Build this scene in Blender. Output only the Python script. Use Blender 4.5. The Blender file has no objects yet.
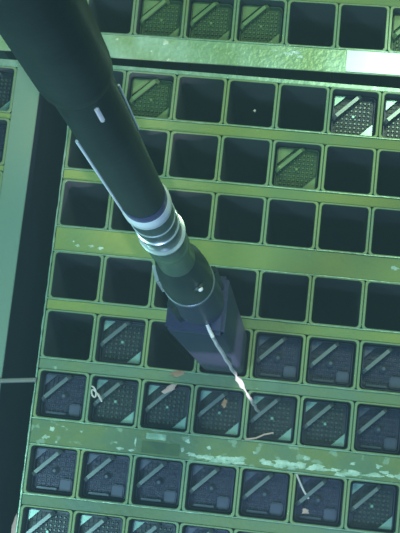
import bpy, bmesh, math, random
from mathutils import Vector, Matrix, Euler
random.seed(4)
S = bpy.context.scene
COL = S.collection

# ------------------------------------------------------------------ camera
RW = Matrix(((0.99174214, -0.09536475, 0.08575012),
             (0.10738607, 0.98303135, -0.14871983),
             (-0.07011243, 0.15670009, 0.98515447)))
cd = bpy.data.cameras.new('camera')
cam = bpy.data.objects.new('camera', cd)
COL.objects.link(cam)
cam.matrix_world = Matrix.Translation((0.79533, -1.17522, 3.72168)) @ RW.to_4x4()
cd.sensor_fit = 'HORIZONTAL'
cd.sensor_width = 36
cd.lens = 1199.72 * 36 / 400
cd.clip_start = 0.02
S.camera = cam

# ------------------------------------------------------------------ view, world, lamps
S.view_settings.view_transform = 'Standard'
S.view_settings.look = 'None'
S.view_settings.gamma = 1
S.view_settings.use_curve_mapping = False
S.view_settings.exposure = 0.0

W = bpy.data.worlds.new('world')
S.world = W
W.use_nodes = True
W.node_tree.nodes['Background'].inputs[0].default_value = (0.25, 0.70, 0.85, 1)
W.node_tree.nodes['Background'].inputs[1].default_value = 0.16


def lamp(name, kind, loc, target, power, col, size=1.0, spot=None):
    ld = bpy.data.lights.new(name, kind)
    ld.energy = power
    ld.color = col
    if kind == 'AREA':
        ld.shape = 'DISK'
        ld.size = size
    else:
        ld.shadow_soft_size = size
    if spot:
        ld.spot_size = math.radians(spot)
        ld.spot_blend = 0.9
    o = bpy.data.objects.new(name, ld)
    o.location = loc
    o.rotation_euler = (Vector(target) - Vector(loc)).to_track_quat('-Z', 'Y').to_euler()
    COL.objects.link(o)


# green work lamp over the upper right, cyan one over the lower left, white spot at the far rack
lamp('pool_lamp_green', 'AREA', (1.5, 0.9, 3.6), (0.6, -0.4, 0), 62, (0.72, 1.0, 0.60), 0.9)
lamp('pool_lamp_cyan', 'AREA', (-0.9, -2.3, 3.4), (0.2, -1.0, 0), 62, (0.55, 1.0, 0.92), 0.9)
lamp('pool_lamp_blue', 'AREA', (0.9, -2.6, 3.0), (0.5, -1.2, 0), 32, (0.45, 0.62, 1.0), 0.5)
lamp('spot_lamp', 'SPOT', (1.9, 1.1, 1.7), (1.02, 0.135, 0), 150, (0.75, 1.0, 0.95), 0.03, 9)


lamp('cord_fill_spot', 'SPOT', (1.45, -2.15, 1.0), (.665, -1.0, .50), 200, (1.0, 0.88, 0.95), 0.03, 20)  # added spot with no seen source, brightens the white cord


# ------------------------------------------------------------------ materials
def mat(name, col, col2=None, scale=8, rough=0.5, metal=0.0, bump=0.0, spots=None, spot_scale=40,
        spot_thr=0.62, thr=0.5, width=0.12, spec=0.5, region=None):
    m = bpy.data.materials.new(name)
    m.use_nodes = True
    nt = m.node_tree
    b = nt.nodes['Principled BSDF']
    b.inputs['Roughness'].default_value = rough
    b.inputs['Metallic'].default_value = metal
    b.inputs['Specular IOR Level'].default_value = spec
    tc = nt.nodes.new('ShaderNodeNewGeometry')
    pos = tc.outputs['Position']

    def noise(sc, det=3):
        n = nt.nodes.new('ShaderNodeTexNoise')
        n.inputs['Scale'].default_value = sc
        n.inputs['Detail'].default_value = det
        nt.links.new(pos, n.inputs['Vector'])
        return n.outputs['Fac']

    def ramp(src, a, c):
        r = nt.nodes.new('ShaderNodeMapRange')
        r.inputs['From Min'].default_value = a
        r.inputs['From Max'].default_value = c
        nt.links.new(src, r.inputs['Value'])
        return r.outputs[0]

    def mix(f, a, c):
        x = nt.nodes.new('ShaderNodeMix')
        x.data_type = 'RGBA'
        nt.links.new(f, x.inputs['Factor'])
        for s, v in ((6, a), (7, c)):
            if isinstance(v, tuple):
                x.inputs[s].default_value = (*v, 1)
            else:
                nt.links.new(v, x.inputs[s])
        return x.outputs[2]
    out = col
    n1 = noise(scale, 4)
    out = mix(ramp(n1, thr - width, thr + width), col, col2 or tuple(c * 0.8 for c in col))
    if spots:
        out = mix(ramp(noise(spot_scale, 3), spot_thr, spot_thr + 0.05), out, spots)
    nt.links.new(out, b.inputs['Base Color'])
    if bump:
        bp = nt.nodes.new('ShaderNodeBump')
        bp.inputs['Strength'].default_value = bump
        bp.inputs['Distance'].default_value = 0.004
        nt.links.new(noise(60, 4), bp.inputs['Height'])
        nt.links.new(bp.outputs[0], b.inputs['Normal'])
    return m


M = dict(
    sleeve=mat('rack_sleeve_steel', (0.20, 0.34, 0.22), (0.26, 0.37, 0.16), 3, 0.5, 0.3, 0.3),
    bar=mat('rack_bar_film', (0.29, 0.38, 0.095), (0.21, 0.33, 0.12), 3.5, 0.6, 0.0, 0.5, (0.35, 0.5, 0.33), 30, 0.74),
    bar_teal=mat('rack_bar_teal', (0.15, 0.27, 0.19), (0.18, 0.28, 0.14), 6, 0.55, 0.1, 0.5, (0.35, 0.55, 0.42), 30, 0.7),
    collar=mat('collar_green', (0.07, 0.12, 0.10), (0.05, 0.09, 0.10), 30, 0.3, 0.3),
    clip_blue=mat('clip_blue', (0.075, 0.095, 0.17), (0.06, 0.075, 0.14), 30, 0.4, 0.3),
    pale_steel=mat('pale_steel', (0.85, 0.92, 0.95), (0.75, 0.85, 0.9), 20, 0.3, 0.15),
    shaded_gap_wall=mat('shaded_gap_wall', (0.015, 0.022, 0.05), (0.012, 0.018, 0.04), 6, 0.6, 0.1),  # shade of the gaps beside the racks, put into a navy colour
    bar_scaled=mat('rack_bar_scaled', (0.19, 0.28, 0.10), (0.14, 0.25, 0.14), 9, 0.6, 0.0, 0.8, (0.28, 0.44, 0.30), 26, 0.60),
    side=mat('rack_side_plate', (0.20, 0.34, 0.28), (0.23, 0.36, 0.26), 2.5, 0.5, 0.1, 0.2),
    ledge=mat('bright_ledge', (0.46, 0.70, 0.53), (0.32, 0.50, 0.25), 7, 0.35, 0.2, 0.5, (0.8, 0.95, 0.8), 30, 0.66),
    wall=mat('shaded_rack_wall', (0.075, 0.095, 0.12), (0.065, 0.085, 0.11), 6, 0.6, 0.1),  # darker than the rim steel; shade inside the cells put into the colour
    rods=mat('rod_ends', (0.15, 0.20, 0.20), (0.08, 0.12, 0.15), 50, 0.3, 0.4),
    rods_blue=mat('rod_ends_blue', (0.085, 0.10, 0.19), (0.07, 0.08, 0.15), 50, 0.3, 0.4),
    rods_green=mat('rod_ends_green', (0.12, 0.22, 0.09), (0.09, 0.17, 0.07), 50, 0.5, 0.1),
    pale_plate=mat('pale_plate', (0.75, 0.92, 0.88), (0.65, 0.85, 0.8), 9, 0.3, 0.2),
    rim=mat('rim_weld', (0.40, 0.62, 0.50), (0.28, 0.48, 0.36), 25, 0.35, 0.4, 0.3),
    channel=mat('channel_blue', (0.055, 0.060, 0.14), (0.05, 0.065, 0.13), 12, 0.4, 0.5, 0.2),
    plate_blue=mat('tie_plate_blue', (0.038, 0.040, 0.105), (0.048, 0.055, 0.11), 30, 0.35, 0.4, 0.3),
    plate_grid=mat('tie_plate_grid', (0.04, 0.05, 0.08), (0.05, 0.07, 0.09), 40, 0.4, 0.4, 0.3),
    plate_green=mat('tie_plate_green', (0.10, 0.19, 0.08), (0.07, 0.15, 0.08), 25, 0.6, 0.1, 0.3),
    channel_green=mat('channel_green', (0.09, 0.17, 0.08), (0.07, 0.14, 0.08), 25, 0.6, 0.1, 0.3),
    handle=mat('bail_steel', (0.22, 0.28, 0.29), (0.18, 0.24, 0.28), 20, 0.3, 0.4),
    handle_green=mat('bail_film', (0.20, 0.34, 0.14), (0.15, 0.28, 0.12), 20, 0.5, 0.1),
    clip=mat('clip_bright', (0.35, 0.62, 0.56), (0.28, 0.5, 0.48), 20, 0.3, 0.4),
    clip_dull=mat('clip_dull', (0.11, 0.14, 0.22), (0.09, 0.11, 0.18), 20, 0.35, 0.4),
    mast=mat('mast_dark', (0.022, 0.034, 0.034), (0.03, 0.046, 0.043), 9, 0.42, 0.2, 0.1),
    steel=mat('polished_steel', (0.80, 0.88, 0.88), (0.65, 0.76, 0.78), 20, 0.27, 0.65),
    violet=mat('heat_tinted_steel', (0.06, 0.05, 0.20), (0.04, 0.05, 0.17), 12, 0.25, 0.2),
    inner=mat('inner_tube', (0.16, 0.26, 0.17), (0.10, 0.19, 0.15), 14, 0.3, 0.5),
    hub=mat('grapple_dark', (0.025, 0.045, 0.055), (0.045, 0.07, 0.07), 15, 0.35, 0.4),
    white=mat('white_cord', (0.85, 0.80, 0.82), (0.75, 0.72, 0.75), 30, 0.4),
    dullcord=mat('dull_pipe', (0.30, 0.28, 0.27), (0.22, 0.26, 0.26), 30, 0.5),
    rust=mat('rust_flake', (0.50, 0.30, 0.20), (0.38, 0.20, 0.14), 60, 0.7),
    pink=mat('pale_pink_flake', (0.70, 0.50, 0.46), (0.6, 0.42, 0.40), 60, 0.6),
    chalk=mat('pale_deposit', (0.66, 0.88, 0.76), (0.40, 0.60, 0.48), 45, 0.7),
    floor=mat('pool_floor', (0.04, 0.09, 0.09), (0.03, 0.07, 0.08), 2, 0.6),
)


# ------------------------------------------------------------------ helpers
def link(name, bm, m, parent=None, loc=(0, 0, 0), smooth=False):
    bm.normal_update()
    me = bpy.data.meshes.new(name)
    bm.to_mesh(me)
    bm.free()
    me.materials.append(m)
    if smooth:
        for p in me.polygons:
            p.use_smooth = True
        me.set_sharp_from_angle(angle=math.radians(40))
    o = bpy.data.objects.new(name, me)
    o.location = loc
    COL.objects.link(o)
    if parent:
        o.parent = parent
    return o


def thing(name, label, cat, loc=(0, 0, 0), rz=0, group=None):
    o = bpy.data.objects.new(name, None)
    o.empty_display_size = 0.05
    o.location = loc
    o.rotation_euler = (0, 0, rz)
    COL.objects.link(o)
    return tag(o, label, cat, group)


def tag(o, label, cat, group=None):
    o['label'] = label
    o['category'] = cat
    if group:
        o['group'] = group
    return o


def box(bm, x0, x1, y0, y1, z0, z1, bev=0.0):
    vs = [bm.verts.new((x, y, z)) for z in (z0, z1) for y in (y0, y1) for x in (x0, x1)]
    fs = [(0, 2, 3, 1), (4, 5, 7, 6), (0, 1, 5, 4), (2, 6, 7, 3), (0, 4, 6, 2), (1, 3, 7, 5)]
    faces = [bm.faces.new([vs[i] for i in f]) for f in fs]
    if bev:
        es = set(e for f in faces for e in f.edges)
        bmesh.ops.bevel(bm, geom=list(es), offset=bev, segments=2, affect='EDGES')


def rrect(w, h, r, n=5):
    pts = []
    for sx, sy, a0 in ((1, 1, 0), (-1, 1, 90), (-1, -1, 180), (1, -1, 270)):
        for i in range(n + 1):
            a = math.radians(a0 + 90 * i / n)
            pts.append((sx * (w / 2 - r) + r * math.cos(a), sy * (h / 2 - r) + r * math.sin(a)))
    return pts


def loops(bm, rings, cap0=False, cap1=False, close=False):
    L = [[bm.verts.new(p) for p in r] for r in rings]
    n = len(L[0])
    seq = list(zip(L, L[1:])) + ([(L[-1], L[0])] if close else [])
    for a, b in seq:
        for i in range(n):
            bm.faces.new((a[i], a[(i + 1) % n], b[(i + 1) % n], b[i]))
    if cap0:
        bm.faces.new(L[0][::-1])
    if cap1:
        bm.faces.new(L[-1])
    return L


def lathe(bm, prof, n=32, cap0=False, cap1=False):
    loops(bm, [[(r * math.cos(2 * math.pi * i / n), r * math.sin(2 * math.pi * i / n), z) for i in range(n)]
               for r, z in prof], cap0, cap1)


def prism(bm, pts, z0, z1):
    loops(bm, [[(x, y, z0) for x, y in pts], [(x, y, z1) for x, y in pts]], True, True)


def tube(bm, pts, r, n=8, taper=None):
    pts = [Vector(p) for p in pts]
    rings = []
    up = Vector((0, 0, 1))
    for i, p in enumerate(pts):
        t = (pts[min(i + 1, len(pts) - 1)] - pts[max(i - 1, 0)]).normalized()
        if abs(t.dot(up)) > 0.95:
            up = Vector((1, 0, 0))
        u = t.cross(up).normalized()
        v = t.cross(u)
        rr = r * (taper[i] if taper else 1)
        rings.append([p + rr * (math.cos(2 * math.pi * k / n) * u + math.sin(2 * math.pi * k / n) * v) for k in range(n)])
    loops(bm, rings, True, True)


def copy_tree(o, parent=None):
    c = o.copy()
    COL.objects.link(c)
    c.parent = parent
    for ch in o.children:
        copy_tree(ch, c)
    return c


# ------------------------------------------------------------------ pool floor and water
P = 0.165
H = 0.14376
GAP = 0.04481
WIDE = 0.09022
DEEP = -4.25
bm = bmesh.new()
box(bm, -5, 6, -6, 5, -4.6, -4.4)
fl = link('floor', bm, M['floor'])
fl['kind'] = 'structure'

bm = bmesh.new()
box(bm, -4, 5, -5, 4, -4.39, 5.0)
wm = bpy.data.materials.new('pool_water')
wm.use_nodes = True
nt = wm.node_tree
nt.nodes.clear()
o_ = nt.nodes.new('ShaderNodeOutputMaterial')
sc_ = nt.nodes.new('ShaderNodeVolumeScatter')
sc_.inputs['Color'].default_value = (0.50, 0.74, 0.86, 1)
sc_.inputs['Density'].default_value = 0.036
sc_.inputs['Anisotropy'].default_value = 0.2
nt.links.new(sc_.outputs[0], o_.inputs['Volume'])
water = link('water', bm, wm)
water['kind'] = 'stuff'
tag(water, 'hazy blue-green pool water filling the whole pool', 'water')

# ------------------------------------------------------------------ racks
ROWY = []
y = 0.0
for i in range(9):
    ROWY.append((y, y - H))
    y -= H + (WIDE if i in (2, 5) else GAP)
COLX = [(k + 0.5) * P for k in range(8)]
OW, OH = P - 0.0015, H + 0.012
IW, IH = P - 0.019, H


def sleeve_proto():
    bm = bmesh.new()
    o = rrect(OW, OH, 0.011)
    o2 = rrect(OW - 0.003, OH - 0.003, 0.010)
    i2 = rrect(IW + 0.003, IH + 0.003, 0.012)
    i1 = rrect(IW, IH, 0.011)
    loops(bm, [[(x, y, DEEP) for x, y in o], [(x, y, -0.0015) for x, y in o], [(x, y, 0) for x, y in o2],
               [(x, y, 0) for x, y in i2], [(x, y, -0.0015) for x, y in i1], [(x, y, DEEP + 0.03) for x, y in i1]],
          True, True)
    me = bpy.data.meshes.new('storage_cell')
    bm.normal_update()
    bm.to_mesh(me)
    bm.free()
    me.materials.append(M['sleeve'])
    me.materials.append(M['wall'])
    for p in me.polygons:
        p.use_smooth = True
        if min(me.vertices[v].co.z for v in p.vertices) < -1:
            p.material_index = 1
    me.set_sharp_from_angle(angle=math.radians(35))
    return me


SLEEVE = sleeve_proto()


def sleeve(parent, x, yc):
    o = bpy.data.objects.new('storage_cell', SLEEVE)
    o.location = (x, yc, 0)
    COL.objects.link(o)
    o.parent = parent


def bar(name, parent, x0, x1, y0, y1, z, m, thick=0.06):
    bm = bmesh.new()
    box(bm, x0, x1, y0, y1, z - thick, z, 0.0015)
    return link(name, bm, m, parent)


def weld(parent, x0, x1, y0, z=0.0, r=0.0022):
    bm = bmesh.new()
    n = 40
    pts = [(x0 + (x1 - x0) * i / n, y0 + random.uniform(-.0006, .0006), z) for i in range(n + 1)]
    tube(bm, pts, r, 6, [random.uniform(0.6, 1.3) for _ in pts])
    return link('weld_bead', bm, M['rim'], parent, smooth=True)


# main rack
main = thing('fuel_rack', 'large green steel fuel rack with nine rows of square cells, right of the gap', 'rack', (0, 0, DEEP))
main_in = main
for yt, yb in ROWY:
    for x in COLX:
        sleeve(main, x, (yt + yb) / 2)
for i in range(8):
    top, bot = ROWY[i][1] - 0.0062, ROWY[i + 1][0] + 0.0062
    wide = i in (2, 5)
    b = bar('spacer_bar', main, 0.0, 8 * P, bot, top, -0.004, M['bar_scaled'] if i in (5,) else (M['bar'] if i < 4 else M['bar_teal']))
    if wide:
        weld(main, 0.0, 8 * P, top + 0.001)
        weld(main, 0.0, 8 * P, bot - 0.001)
    else:
        weld(main, 0.0, 8 * P, top + 0.001)
bar('top_rail', main, 0.0, 8 * P, 0.0062, 0.020, -0.002, M['rim'], 0.01)
bar('side_plate', main, -0.006, -0.0005, ROWY[-1][1] - 0.01, 0.020, -0.002, M['shaded_gap_wall'], 4.2)
bm = bmesh.new()
n = 90
pts = [(-0.003 + random.uniform(-.0007, .0007), 0.018 - 1.78 * i / n, 0.001) for i in range(n + 1)]
tube(bm, pts, 0.0032, 6, [random.uniform(0.6, 1.3) for _ in pts])
link('weld_bead', bm, M['rim'], main, smooth=True)
for o in list(main.children):
    o.location.z -= DEEP

bar('fixing_plate', main, .362, .425, -1.1645, -1.146, -.0015, M['rim'], .0025)
bar('recessed_plate', main, .352, .470, -1.208, -1.172, -.0028, M['plate_green'], .0012)
for o in main.children:
    if o.name in ('fixing_plate', 'recessed_plate'):
        o.location.z = -DEEP

# far rack
far = thing('fuel_rack', 'far green fuel rack with a bright wide ledge, across the top gap', 'rack', (0.0, 0.0, DEEP), math.radians(0.9))
FX = 0.0065
for r in range(2):
    yc = 0.127 + H / 2 + r * (H + GAP)
    for k in range(-2, 8):
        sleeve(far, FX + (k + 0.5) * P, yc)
bar('ledge', far, FX - 2 * P, FX + 8 * P, 0.044, 0.1205, -0.002, M['ledge'], 0.010)
bar('ledge_highlight_plate', far, 0.868, FX + 8 * P, 0.046, 0.119, 0.001, M['pale_plate'], 0.003)  # separate plate, near-white to paint in the highlight on this end
bar('spacer_bar', far, FX - 2 * P, FX + 8 * P, 0.127 + H + 0.0062, 0.127 + H + GAP - 0.0062, -0.004, M['bar'])
bar('spacer_bar', far, FX - 2 * P, FX + 8 * P, 0.127 + 2 * H + GAP + 0.0062, 0.127 + 2 * H + GAP + 0.05, -0.004, M['bar'])
weld(far, FX - 2 * P, FX + 8 * P, 0.1215)
for o in list(far.children):
    o.location.z -= DEEP

# left rack
left = thing('fuel_rack', 'narrow view of a teal fuel rack with a wide side plate, left of the gap', 'rack', (0, 0, DEEP))
LY = [(-0.016, -0.16)]
for r in range(8):
    yt = -0.020 - r * (0.150 + 0.025)
    LY.append((yt, yt - H))
for yt, yb in LY[1:]:
    sleeve(left, -0.196 - OW / 2, (yt + yb) / 2)
bar('side_plate', left, -0.1955, -0.113, -1.72, 0.010, 0.0, M['side'], 0.012)
bar('side_panel', left, -0.1945, -0.115, -1.71, 0.008, -0.0125, M['shaded_gap_wall'], 4.2)
for i in range(1, 8):
    bar('spacer_bar', left, -0.360, -0.196, LY[i + 1][0] + 0.0062, LY[i][1] - 0.0062, -0.004, M['bar'])
bar('top_rail', left, -0.360, -0.1955, LY[1][0] + 0.0062, 0.010, -0.001, M['rim'])
for o in list(left.children):
    o.location.z -= DEEP


# ------------------------------------------------------------------ fuel assemblies
LEN = 4.15
CW = 0.1345


def make_assembly(kind):
    root = thing('fuel_assembly', 'x', 'fuel assembly')
    chm, plm, hdm, clm = dict(
        boss=(M['channel'], M['plate_blue'], M['handle'], M['clip_dull']),
        grid=(M['channel'], M['plate_grid'], M['handle'], M['clip']),
        green=(M['channel_green'], M['plate_green'], M['handle_green'], M['handle_green']))[kind]
    bm = bmesh.new()
    o = rrect(CW, CW, 0.012)
    i1 = rrect(CW - 0.006, CW - 0.006, 0.010)
    loops(bm, [[(x, y, 0) for x, y in o], [(x, y, LEN - .001) for x, y in o], [(x * .995, y * .995, LEN) for x, y in o],
               [(x * 1.005, y * 1.005, LEN) for x, y in i1], [(x, y, LEN - 0.25) for x, y in i1]], True, False)
    link('channel', bm, chm, root, smooth=True)
    # upper tie plate with its rod ends
    zt = LEN - 0.022
    bm = bmesh.new()
    prism(bm, rrect(CW - 0.008, CW - 0.008, 0.010), zt - 0.02, zt)
    nn = 8
    br = bmesh.new()
    q = (CW - 0.024) / nn
    rr, hh = (0.0050, 0.009) if kind != 'boss' else (0.0045, 0.004)
    for a in range(nn):
        for b in range(nn):
            x = (a - (nn - 1) / 2) * q
            yv = (b - (nn - 1) / 2) * q
            if yv - x > 0.055 or (kind == 'boss' and math.hypot(x, yv) < 0.018):
                continue
            m4 = Matrix.Translation((x, yv, zt + hh / 2))
            bmesh.ops.create_cone(br, cap_ends=True, segments=8, radius1=rr, radius2=rr * .6, depth=hh, matrix=m4)
    for k in range(nn + 1):            # webs of the grid casting
        v = (k - nn / 2) * q
        box(bm, -CW / 2 + .008, CW / 2 - .008, v - .0011, v + .0011, zt, zt + .0045)
        box(bm, v - .0011, v + .0011, -CW / 2 + .008, CW / 2 - .008, zt, zt + .0045)
    link('tie_plate', bm, plm, root)
    link('rod_ends', br, dict(boss=M['rods_blue'], grid=M['rods'], green=M['rods_green'])[kind], root)
    # diagonal bail handle across the upper left
    zh = LEN + 0.022
    a = Vector((-0.0635, -0.018, zt))
    c = Vector((0.018, 0.0635, zt))
    d = (c - a).normalized()
    nrm = Vector((-d.y, d.x, 0))
    bm = bmesh.new()
    prof = [a, a + Vector((0, 0, .034)) + d * .004, a + d * .012 + Vector((0, 0, zh - zt)),
            c - d * .012 + Vector((0, 0, zh - zt)), c + Vector((0, 0, .034)) - d * .004, c]
    rings = []
    w = 0.0056
    for i, p_ in enumerate(prof):
        t = (prof[min(i + 1, 5)] - prof[max(i - 1, 0)]).normalized()
        s = t.cross(nrm).normalized()
        rings.append([p_ + w * nrm + w * s, p_ - w * nrm + w * s, p_ - w * nrm - w * s, p_ + w * nrm - w * s])
    loops(bm, rings, True, True)
    bmesh.ops.recalc_face_normals(bm, faces=bm.faces)
    link('handle', bm, hdm, root)
    # channel clip, lower right corner
    e = CW / 2 - 0.004
    s_ = 0.040 if kind != 'boss' else 0.048
    bm = bmesh.new()
    if kind == 'boss':
        box(bm, e - .042, e - .004, -e + .004, -e + .042, LEN - .014, LEN - .004, .004)
    else:
        prism(bm, [(e, -e), (e, -e + s_), (e - s_, -e)], LEN - .008, LEN + .002)
    link('channel_clip', bm, clm if kind != 'boss' else M['clip_blue'], root)
    bm = bmesh.new()
    g = 0.052 if kind == 'green' else 0.034
    prism(bm, [(-e, e), (-e, e - g), (-e + g, e)], LEN - .008, LEN - .001)
    link('corner_gusset', bm, clm if kind != 'boss' else M['clip_dull'], root)
    bm = bmesh.new()
    if kind == 'boss':
        lathe(bm, [(.012, zt), (.012, zt + .012), (.008, zt + .016), (.008, zt + .024), (.005, zt + .027)], 16, False, True)
        link('centre_boss', bm, M['clip_dull'], root, smooth=True)
        bm = bmesh.new()
        box(bm, -e + .012, e - .05, -e + .004, -e + .011, zt, LEN - .002, .001)
        link('lower_rib', bm, M['clip_dull'], root)
    else:
        lathe(bm, [(.006, zt), (.006, zt + .014), (.004, zt + .017)], 12, False, True)
        link('centre_pin', bm, clm, root, smooth=True)
    return root


protos = {k: make_assembly(k) for k in ('boss', 'grid', 'green')}
used = set()
TOPZ = -0.045


def place_assembly(kind, x, yc, label, group, ztop=TOPZ, rz=0.0):
    if kind in used:
        o = copy_tree(protos[kind])
    else:
        o = protos[kind]
        used.add(kind)
    o.location = (x, yc, ztop - LEN)
    o.rotation_euler = (0, 0, rz)
    tag(o, label, 'fuel assembly', group)
    return o


ORD = ['leftmost', 'second', 'third', 'fourth', 'fifth', 'sixth', 'seventh', 'eighth']
ROWN = ['first', 'second', 'third', 'fourth', 'fifth', 'sixth', 'seventh', 'bottom cut-off']
LOOK = dict(boss='blue-grey fuel assembly with boss', grid='grid-topped fuel assembly with pale corner',
            green='dull green fuel assembly')
table = {0: {1: 'green', 5: 'grid', 6: 'grid'}, 1: {4: 'green'},
         4: {1: 'grid', 4: 'boss', 5: 'boss', 6: 'boss'},
         5: {0: 'boss', 1: 'grid', 2: 'grid', 3: 'grid', 4: 'grid', 5: 'grid', 6: 'boss'},
         6: {0: 'boss', 1: 'boss', 2: 'boss', 3: 'boss', 4: 'boss', 5: 'boss', 6: 'grid'},
         7: {0: 'grid', 1: 'grid', 2: 'grid', 3: 'boss', 4: 'grid', 5: 'grid'}}
for r, d in table.items():
    for k, kind in d.items():
        lab = '%s, large rack, %s row down, %s cell%s' % (LOOK[kind], ROWN[r], ORD[k], '' if k == 0 else ' from left')
        place_assembly(kind, COLX[k], sum(ROWY[r]) / 2, lab, 'fuel assemblies in the large rack')
ca, sa = math.cos(math.radians(.9)), math.sin(math.radians(.9))
fy = 0.127 + H / 2
for k, kind, lab in ((1, 'green', 'dull green fuel assembly in the far rack, nearest the dark mast'),
                     (2, 'green', 'dull green fuel assembly in the far rack, second from the dark mast'),
                     (3, 'green', 'dull green fuel assembly in the far rack, left of two empty cells'),
                     (6, 'green', 'dull green fuel assembly in the far rack, at the right picture edge')):
    x = FX + (k + .5) * P
    place_assembly(kind, x * ca - fy * sa, x * sa + fy * ca, lab, 'fuel assemblies in the far rack', rz=math.radians(.9))
place_assembly('grid', -0.196 - OW / 2, sum(LY[1]) / 2, 'fuel assembly half seen in the left rack, topmost cell', 'fuel assemblies in the left rack')
place_assembly('boss', -0.196 - OW / 2, sum(LY[2]) / 2, 'fuel assembly half seen in the left rack, second cell down', 'fuel assemblies in the left rack')

# ------------------------------------------------------------------ the mast and the assembly it carries
MX, MY = 3.5 * P, sum(ROWY[4]) / 2
ATOP = 1.15
held = place_assembly('boss', MX, MY, 'tall fuel assembly hanging under the mast, half lowered into its cell', None, ATOP)
held.scale = (.94, .94, 1)
if 'group' in held:
    del held['group']

Z0 = ATOP + 0.012
mast = thing('fuel_handling_mast', 'long dark tubular mast with shiny collar rings, crossing from the top left', 'mast', (MX + .007, MY + .001, Z0))


def mp(name, prof, m, parent=mast, cap0=True, cap1=True, n=40):
    bm = bmesh.new()
    lathe(bm, [(r, z - Z0) for r, z in prof], n, cap0, cap1)
    bmesh.ops.recalc_face_normals(bm, faces=bm.faces)
    return link(name, bm, m, parent, smooth=True)


mp('outer_tube', [(.0300, 2.735), (.0338, 2.745), (.0345, 2.76), (.0345, 4.3)], M['mast'])
mp('middle_tube', [(.0295, 2.255), (.0295, 2.75)], M['mast'])
mp('tinted_band', [(.0300, 2.225), (.0300, 2.256)], M['violet'])
mp('collar_lip', [(.0300, 2.188), (.0328, 2.192), (.0330, 2.214), (.0302, 2.226)], M['pale_steel'])
mp('collar', [(.0305, 1.96), (.0305, 2.18)], M['collar'])
for zz, rr, w in ((2.130, .0318, .0014), (2.075, .0325, .0018), (2.005, .0352, .0032)):
    mp('collar_ring', [(.030, zz - w - .002), (rr, zz - w), (rr, zz + w), (.030, zz + w + .002)], M['steel'])
mp('inner_tube', [(.0320, 1.76), (.0300, 1.84), (.0300, 1.93), (.0305, 1.965)], M['inner'])
mp('inner_ring', [(.0300, 1.885), (.0325, 1.89), (.0325, 1.91), (.0300, 1.915)], M['inner'])
mp('grapple_body', [(.030, 1.50), (.047, 1.51), (.047, 1.60), (.042, 1.70), (.0320, 1.77)], M['hub'])
mp('grapple_ring', [(.044, 1.498), (.0490, 1.502), (.0490, 1.512), (.044, 1.516)], M['handle'])
mp('grapple_neck', [(.050, 1.18), (.052, 1.27), (.046, 1.50)], M['channel'])
bm = bmesh.new()
box(bm, -.0632, .0632, -.0632, .0632, -.0115, 0.030, .008)
link('grapple_base', bm, M['channel'], mast, (-.007, -.001, 0))
for sx, sy in ((-1, -1), (1, 1)):
    bm = bmesh.new()
    box(bm, -.006, .030, -.008, .008, 1.17 - Z0, 1.43 - Z0, .003)
    an = math.atan2(sy, sx)
    bmesh.ops.transform(bm, matrix=Matrix.Rotation(an, 4, 'Z') @ Matrix.Translation((.030, 0, 0)), verts=bm.verts)
    link('grapple_jaw', bm, M['hub'], mast)
for an, zc in ((200, 1.62),):
    bm = bmesh.new()
    a = math.radians(an)
    vs = [(-.016, .05), (.012, .05), (.016, -.06), (-.004, -.065)]
    L0 = [bm.verts.new((.004, x, z)) for x, z in vs]
    L1 = [bm.verts.new((-.002, x, z)) for x, z in vs]
    bm.faces.new(L0)
    bm.faces.new(L1[::-1])
    for i in range(4):
        j = (i + 1) % 4
        bm.faces.new((L0[i], L1[i], L1[j], L0[j]))
    bmesh.ops.recalc_face_normals(bm, faces=bm.faces)
    bmesh.ops.transform(bm, matrix=Matrix.Translation((0, 0, zc - Z0)) @ Matrix.Rotation(a, 4, 'Z') @ Matrix.Translation((.045, 0, 0)), verts=bm.verts)
    h_ = link('latch_plate', bm, M['steel'], mast)
    h_['label'] = 'bright steel latch plate'
bm = bmesh.new()
a = math.radians(-42)
bmesh.ops.create_cone(bm, cap_ends=True, segments=20, radius1=.014, radius2=.012, depth=.010, matrix=Matrix.Translation((.043 * math.cos(a), .043 * math.sin(a), 1.655 - Z0)) @ Matrix.Rotation(a, 4, 'Z') @ Matrix.Rotation(math.pi / 2, 4, 'Y'))
link('pivot_boss', bm, M['mast'], mast, smooth=True)
bm = bmesh.new()
a = math.radians(-42)
bmesh.ops.create_uvsphere(bm, u_segments=16, v_segments=10, radius=.0048, matrix=Matrix.Translation((.049 * math.cos(a), .049 * math.sin(a), 1.66 - Z0)))
link('pivot_bolt', bm, M['white'], mast, smooth=True)
# pale strips added as the edge highlights along the tube
for ang, zl, zh_, r in ((219, 2.24, 2.58, .0018), (28, 2.52, 2.67, .0012)):
    a = math.radians(ang)
    bm = bmesh.new()
    tube(bm, [(.0305 * math.cos(a), .0305 * math.sin(a), zl + (zh_ - zl) * i / 20 - Z0) for i in range(21)], r, 8)
    link('edge_highlight', bm, M['pale_steel'], mast, smooth=True)
# small white plate standing in for a glint on the tube
a = math.radians(-52)
bm = bmesh.new()
box(bm, -.0015, .0015, -.0022, .0022, -.020, .020, .001)
bmesh.ops.transform(bm, matrix=Matrix.Translation((.0298 * math.cos(a), .0298 * math.sin(a), 2.70 - Z0)) @ Matrix.Rotation(a, 4, 'Z'), verts=bm.verts)
link('painted_glint', bm, M['white'], mast)

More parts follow.
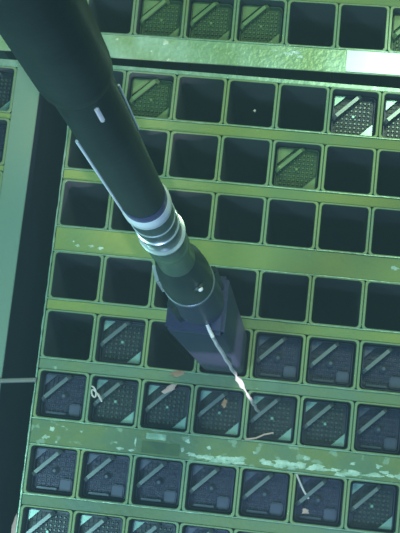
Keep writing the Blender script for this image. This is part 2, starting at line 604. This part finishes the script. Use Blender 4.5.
# ------------------------------------------------------------------ loose pieces
def flake(name, x, yv, z, rx, ry, m, label, cat='flake', group=None, seed=0, rot=0.0, tilt=0.1, th=.003):
    rnd = random.Random(seed)
    bm = bmesh.new()
    n_ = 11
    pts = []
    for i in range(n_):
        a_ = 2 * math.pi * i / n_
        k_ = rnd.uniform(.55, 1.15)
        pts.append((rx * k_ * math.cos(a_), ry * k_ * math.sin(a_)))
    loops(bm, [[(p[0] * .9, p[1] * .9, 0) for p in pts], [(p[0], p[1], th * .5) for p in pts], [(p[0] * .7, p[1] * .7, th) for p in pts]], True, True)
    o = link(name, bm, m, loc=(x, yv, z), smooth=True)
    o.rotation_euler = (tilt, 0, rot)
    return tag(o, label, cat, group)


def strand(name, pts, r, m, label, cat, taper=None):
    b0 = Vector(pts[0])
    bm = bmesh.new()
    tube(bm, [Vector(p) - b0 for p in pts], r, 8, taper)
    return tag(link(name, bm, m, loc=b0, smooth=True), label, cat)


def crust(parent, spots_, z, seed, m):
    """patches of pale scale grown on a surface, one mesh"""
    rnd = random.Random(seed)
    bm = bmesh.new()
    for x, yv, rx, ry in spots_:
        n_ = 12
        dz = rnd.uniform(0, .002)
        k = [rnd.uniform(.5, 1.2) for _ in range(n_)]
        ring = [(x + rx * k[i] * math.cos(2 * math.pi * i / n_), yv + ry * k[i] * math.sin(2 * math.pi * i / n_)) for i in range(n_)]
        top = [(x + (a_ - x) * .7, yv + (b_ - yv) * .7) for a_, b_ in ring]
        loops(bm, [[(a_, b_, z - .001) for a_, b_ in ring], [(a_, b_, z + .0004 + dz) for a_, b_ in top]], False, True)
    o = link('mineral_crust', bm, m, parent, smooth=True)
    o['label'] = 'pale flaky mineral crust on the green bars'
    return o


rnd = random.Random(11)
sp = [(.0743, -.583, .010, .006), (.120, -.581, .013, .005), (.150, -.585, .012, .006), (.060, -.571, .004, .004), (1.0775, -.560, .014, .008),
      (.049, -1.193, .016, .009), (.066, -1.168, .011, .010), (.085, -1.205, .006, .005), (.160, -1.165, .006, .005),
      (.10, -1.155, .007, .003), (.285, -1.203, .018, .007), (.270, -1.186, .010, .004), (.331, -1.178, .006, .016), (.32, -1.205, .012, .006),
      (.493, -1.158, .010, .008), (.507, -1.196, .020, .008), (.48, -1.185, .008, .010)]
for i in range(64):
    x = rnd.uniform(.53, 1.17)
    sp.append((x, -1.197 + rnd.gauss(0, .005) - .004 * math.sin(x * 14), rnd.uniform(.012, .032), rnd.uniform(.004, .010)))
for x in (.56, .70, .86, 1.0, 1.08):
    sp.append((x, -1.172, rnd.uniform(.008, .018), .008))
c_ = crust(main, sp, -.004, 3, M['chalk'])
c_.location.z -= DEEP
c_['kind'] = 'stuff'
sp = [(rnd.uniform(.63, .75), rnd.uniform(.075, .105), rnd.uniform(.006, .018), rnd.uniform(.003, .008)) for _ in range(9)]
c_ = crust(far, sp, -.002, 5, M['pale_plate'])
c_.location.z -= DEEP
c_['kind'] = 'stuff'

# white cord from the held assembly down to the rack
A0, A_, B_ = Vector((.604, -.916, 1.197)), Vector((.617, -.940, 1.185)), Vector((.6985, -1.046, 0.003))
pts = [A0, A0.lerp(A_, .5)] + [A_.lerp(B_, i / 30) + Vector((.0012 * math.sin(i * 1.7), .0012 * math.cos(i * 2.1), 0)) for i in range(31)]
tp = [.8, .9] + [.9 if i < 13 else (.45 if i in (13, 19, 20) else (1.5 if 14 <= i < 18 else (.95 if i > 20 else .7))) for i in range(31)]
strand('white_rope', pts, .0048, M['white'], 'bright white rope slanting from the hanging assembly down to the rack', 'rope', tp)
strand('thin_pipe', [(-.36 + .36 * i / 12, -1.068 + .047 * i / 12, .009) for i in range(13)], .0075, M['dullcord'],
       'pale grey-brown thin pipe crossing the dark gap to the large rack', 'pipe')
strand('copper_wire', [(.668, -1.134, .002), (.70, -1.127, .004), (.725, -1.113, .004), (.752, -1.105, .002)], .0028, M['pink'],
       'pinkish wire scrap lying on the bar below the white cord', 'wire')
strand('white_wire', [(.834, -1.222, .006), (.850, -1.252, -.010), (.862, -1.272, -.02), (.878, -1.292, -.022)], .0032, M['white'],
       'short white wire leaning into a seventh row cell', 'wire')
bm_pts = []
rw = random.Random(2)
for i in range(26):
    t = i / 25
    bm_pts.append((.176 + .034 * t + .012 * math.sin(11 * t), -1.036 - .022 * t + .014 * math.cos(13 * t), .005 + .006 * math.sin(5 * t)))
strand('wire_loop', bm_pts, .0028, M['white'], 'curled white wire loop caught on a cell corner in the sixth row', 'wire')
flake('debris_flake', .8705, -1.3300, -.012, .014, .010, M['pink'], 'pale pinkish flake under the short white wire', seed=3)
flake('debris_flake', .437, -.9560, .000, .024, .009, M['rust'], 'rust-brown flake on the bar below the empty cell beside the hanging assembly', seed=5, rot=.3)
flake('debris_flake', .416, -1.003, -.014, .030, .012, M['pink'], 'long peach flake on the third assembly of the sixth row', seed=6, rot=.6)
flake('debris_flake', .592, -1.030, -.016, .009, .018, M['rust'], 'small upright orange-brown flake on a sixth row assembly', seed=8)
flake('debris_flake', .586, -.062, -.11, .006, .006, M['white'], 'tiny white speck floating in an empty cell of the first row', 'flake', seed=9)
flake('metal_strip', -.012, -1.485, .003, .009, .060, M['pink'], 'pinkish pale strip on the large rack edge at bottom left', 'strip', seed=12, tilt=0)
